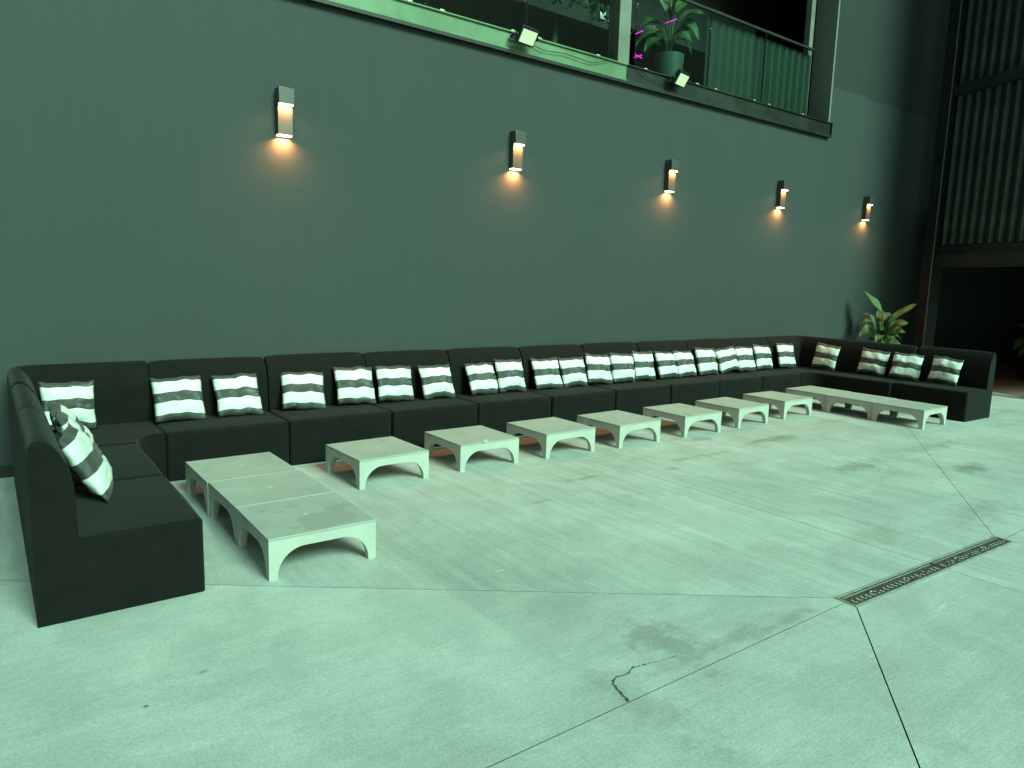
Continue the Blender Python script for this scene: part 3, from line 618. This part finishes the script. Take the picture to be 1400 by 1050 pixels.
pl = [((-.02, -.36), (0, .05), 1.10, 1.46, .085, .02, 'leaf2'), ((.12, .50), (.05, -.05), 1.00, 1.30, .055, .03, 'leaf2'), ((-.12, -.42), (0, -.08), .86, .80, .075, .09, 'leaf'), ((.08, .34), (-.05, -.15), .88, 1.02, .085, .05, 'leaf'), ((-.08, -.27), (.1, .25), .92, 1.14, .075, .04, 'leaf'),
      ((.06, .16), (-.1, -.28), .82, .97, .08, .05, 'leaf2'), ((-.05, -.18), (-.1, -.3), .78, .92, .07, .06, 'leaf'), ((.12, .38), (.05, .1), .74, .76, .08, .08, 'leaf'), ((.02, .10), (.12, .34), .95, 1.20, .07, .03, 'leaf'), ((-.10, -.30), (-.05, -.2), .68, .62, .08, .08, 'leaf'), ((.05, .24), (-.1, -.22), .66, .62, .08, .08, 'leaf'), ((.14, .30), (-.02, .03), .92, .84, .07, .07, 'leaf2'), ((-.14, -.36), (.05, .1), .98, .98, .075, .08, 'leaf'), ((.03, .2), (.05, .1), 1.04, 1.12, .06, .05, 'leaf'), ((-.03, -.12), (-.1, -.25), .92, 1.06, .07, .04, 'leaf2'), ((.1, .28), (-.1, -.2), .8, .88, .07, .05, 'leaf'), ((-.06, -.22), (-.1, -.25), .82, .74, .07, .09, 'leaf2'), ((.02, .06), (-.12, -.32), .74, .78, .08, .06, 'leaf'), ((.0, -.08), (-.1, -.3), .66, .66, .08, .07, 'leaf')]
plant((12.30, 5.98, 0), .21, .42, pl, 'leafy green potted plant behind the sofa at the end of the grey wall', 'black', 1.09)
pl2 = [((-.14, -.42), (0, 0), 1.05, 1.25, .07, .05, 'leaf'), ((-.2, -.46), (0, -.05), .95, 1.05, .05, .03, 'leaf'), ((-.18, -.50), (0, -.1), .75, .62, .08, .05, 'leaf'), ((-.15, -.46), (0, -.2), .62, .48, .06, .06, 'leaf'), ((.1, .45), (0, .1), 1.0, 1.2, .08, .04, 'leaf'), ((.02, .1), (.1, .3), 1.0, 1.4, .08, .04, 'leaf'), ((.1, .4), (-.1, -.2), .7, .65, .08, .08, 'leaf')]
plant((15.95, 4.86, .004), .26, .48, pl2, 'leafy green potted plant on the brown floor beyond the doorway', 'black')
pl3 = [((.06, .42), (0, .05), 1.02, 1.28, .11, .04, 'leaf2'), ((.10, .46), (0, -.1), .90, .98, .09, .10, 'leaf'), ((.10, .36), (-.05, -.15), .80, .70, .10, .16, 'leaf'), ((.10, .34), (.1, .15), .70, .58, .09, .14, 'leaf'), ((-.08, -.22), (0, .05), 1.00, 1.36, .05, .03, 'leaf'), ((-.12, -.52), (0, .1), .86, .80, .09, .12, 'leaf'), ((-.12, -.46), (-.1, -.1), .72, .60, .09, .12, 'leaf'), ((-.10, -.36), (-.05, -.2), .66, .50, .08, .12, 'leaf'),
       ((.0, .08), (.1, .3), 1.05, 1.42, .08, .03, 'leaf'), ((-.02, -.12), (-.05, -.2), .90, 1.10, .08, .06, 'leaf'), ((.06, .24), (-.1, -.25), .72, .62, .08, .1, 'leaf'), ((-.1, -.26), (.1, .25), .62, .56, .08, .1, 'leaf')]
plant((7.66, 6.95, 4.2), .205, .46, pl3, 'leafy palm in a round grey green pot on the balcony')

# hanging ivy under the balcony ceiling
iv = empty('hanging_ivy', (5.80, 7.1, 5.02)); tag(iv, 'trailing green ivy hanging inside the balcony opening', 'plant')
link('planter', box_me(-.9, .9, -.1, .1, .12, .32, .01), M['black'], iv)
bm = bmesh.new(); uv = bm.loops.layers.uv.new('uv')
for s in range(46):
    x = rng.uniform(-.9, .9); y = rng.uniform(-.12, .1); L_ = rng.uniform(.12, .40); z = .25
    while z > .25 - L_:
        z -= rng.uniform(.015, .035); x += rng.uniform(-.015, .015); c = Vector((x + rng.uniform(-.03, .03), y + rng.uniform(-.03, .03), z)); r = rng.uniform(.018, .034)
        m3 = Matrix.Rotation(rng.uniform(0, 6.28), 3, 'Z') @ Matrix.Rotation(rng.uniform(.3, 1.3), 3, 'X')
        f = bm.faces.new([bm.verts.new(c + m3 @ Vector(p) * r) for p in ((-1, 0, 0), (0, -1.1, 0), (1, 0, 0), (.5, .8, .15), (0, 1.3, 0), (-.5, .8, .15))])
        for lp, q in zip(f.loops, ((0, .5), (.5, 0), (1, .5), (.8, .8), (.5, 1), (.2, .8))): lp[uv].uv = q
iv2 = link('foliage', fin(bm, 'ivy', smooth=False), M['ivy'], iv); iv2['kind'] = 'stuff'

# small speaker and neon tubes inside the balcony
sp = empty('wall_speaker', (7.36, 8.0, 5.37)); tag(sp, 'small pale box speaker hanging in the dark balcony room', 'speaker')
link('cabinet', box_me(-.055, .055, -.05, .05, -.06, .06, .012), M['steel'], sp); link('hanger', box_me(-.012, .012, .0, .02, .061, 2.2), M['black'], sp)
nb = [((7.36, 7.3, 4.96), (7.50, 7.3, 5.03)), ((7.37, 7.3, 4.70), (7.51, 7.3, 4.68)), ((7.37, 7.31, 4.66), (7.51, 7.31, 4.72)), ((7.94, 7.3, 5.23), (8.16, 7.3, 5.33)), ((7.66, 7.3, 5.10), (7.73, 7.3, 5.14)), ((7.66, 7.3, 5.01), (7.75, 7.3, 5.00))]
nn = ['magenta neon tube beside the olive post, level with the palm leaves', 'magenta neon tube in the low crossed pair, sloping down', 'magenta neon tube in the low crossed pair, sloping up', 'magenta neon tube glowing behind the upper palm leaves', 'short magenta neon tube behind the palm stems, upper of two', 'short magenta neon tube behind the palm stems, lower of two']
for (a, b), lab in zip(nb, nn):
    tag(link('neon_tube', tube_me([a, ((Vector(a) + Vector(b)) / 2), b], .008, 8), M['neon']), lab, 'neon tube', 'magenta neon tubes in the balcony room')
# scraps of paper left on two tables
for k, (x, y, a, lab) in enumerate(((3.38, 4.90, .5, 'small white paper scrap on a single low table, lying flat'), (6.05, 4.86, 1.2, 'small white paper scrap on the edge of a single low table'))):
    bm = bmesh.new(); vs_ = [bm.verts.new((dx * .05, dy * .025, .002 + (.012 if i == 2 else 0))) for i, (dx, dy) in enumerate(((-1, -1), (1, -.7), (.9, .9), (-.8, .6)))]; bm.faces.new(vs_)
    bmesh.ops.solidify(bm, geom=bm.faces[:], thickness=.001)
    tag(link('paper_scrap', fin(bm, 'scrap', smooth=False), M['scrap'], None, (x, y, TH), (0, 0, a)), lab, 'paper')
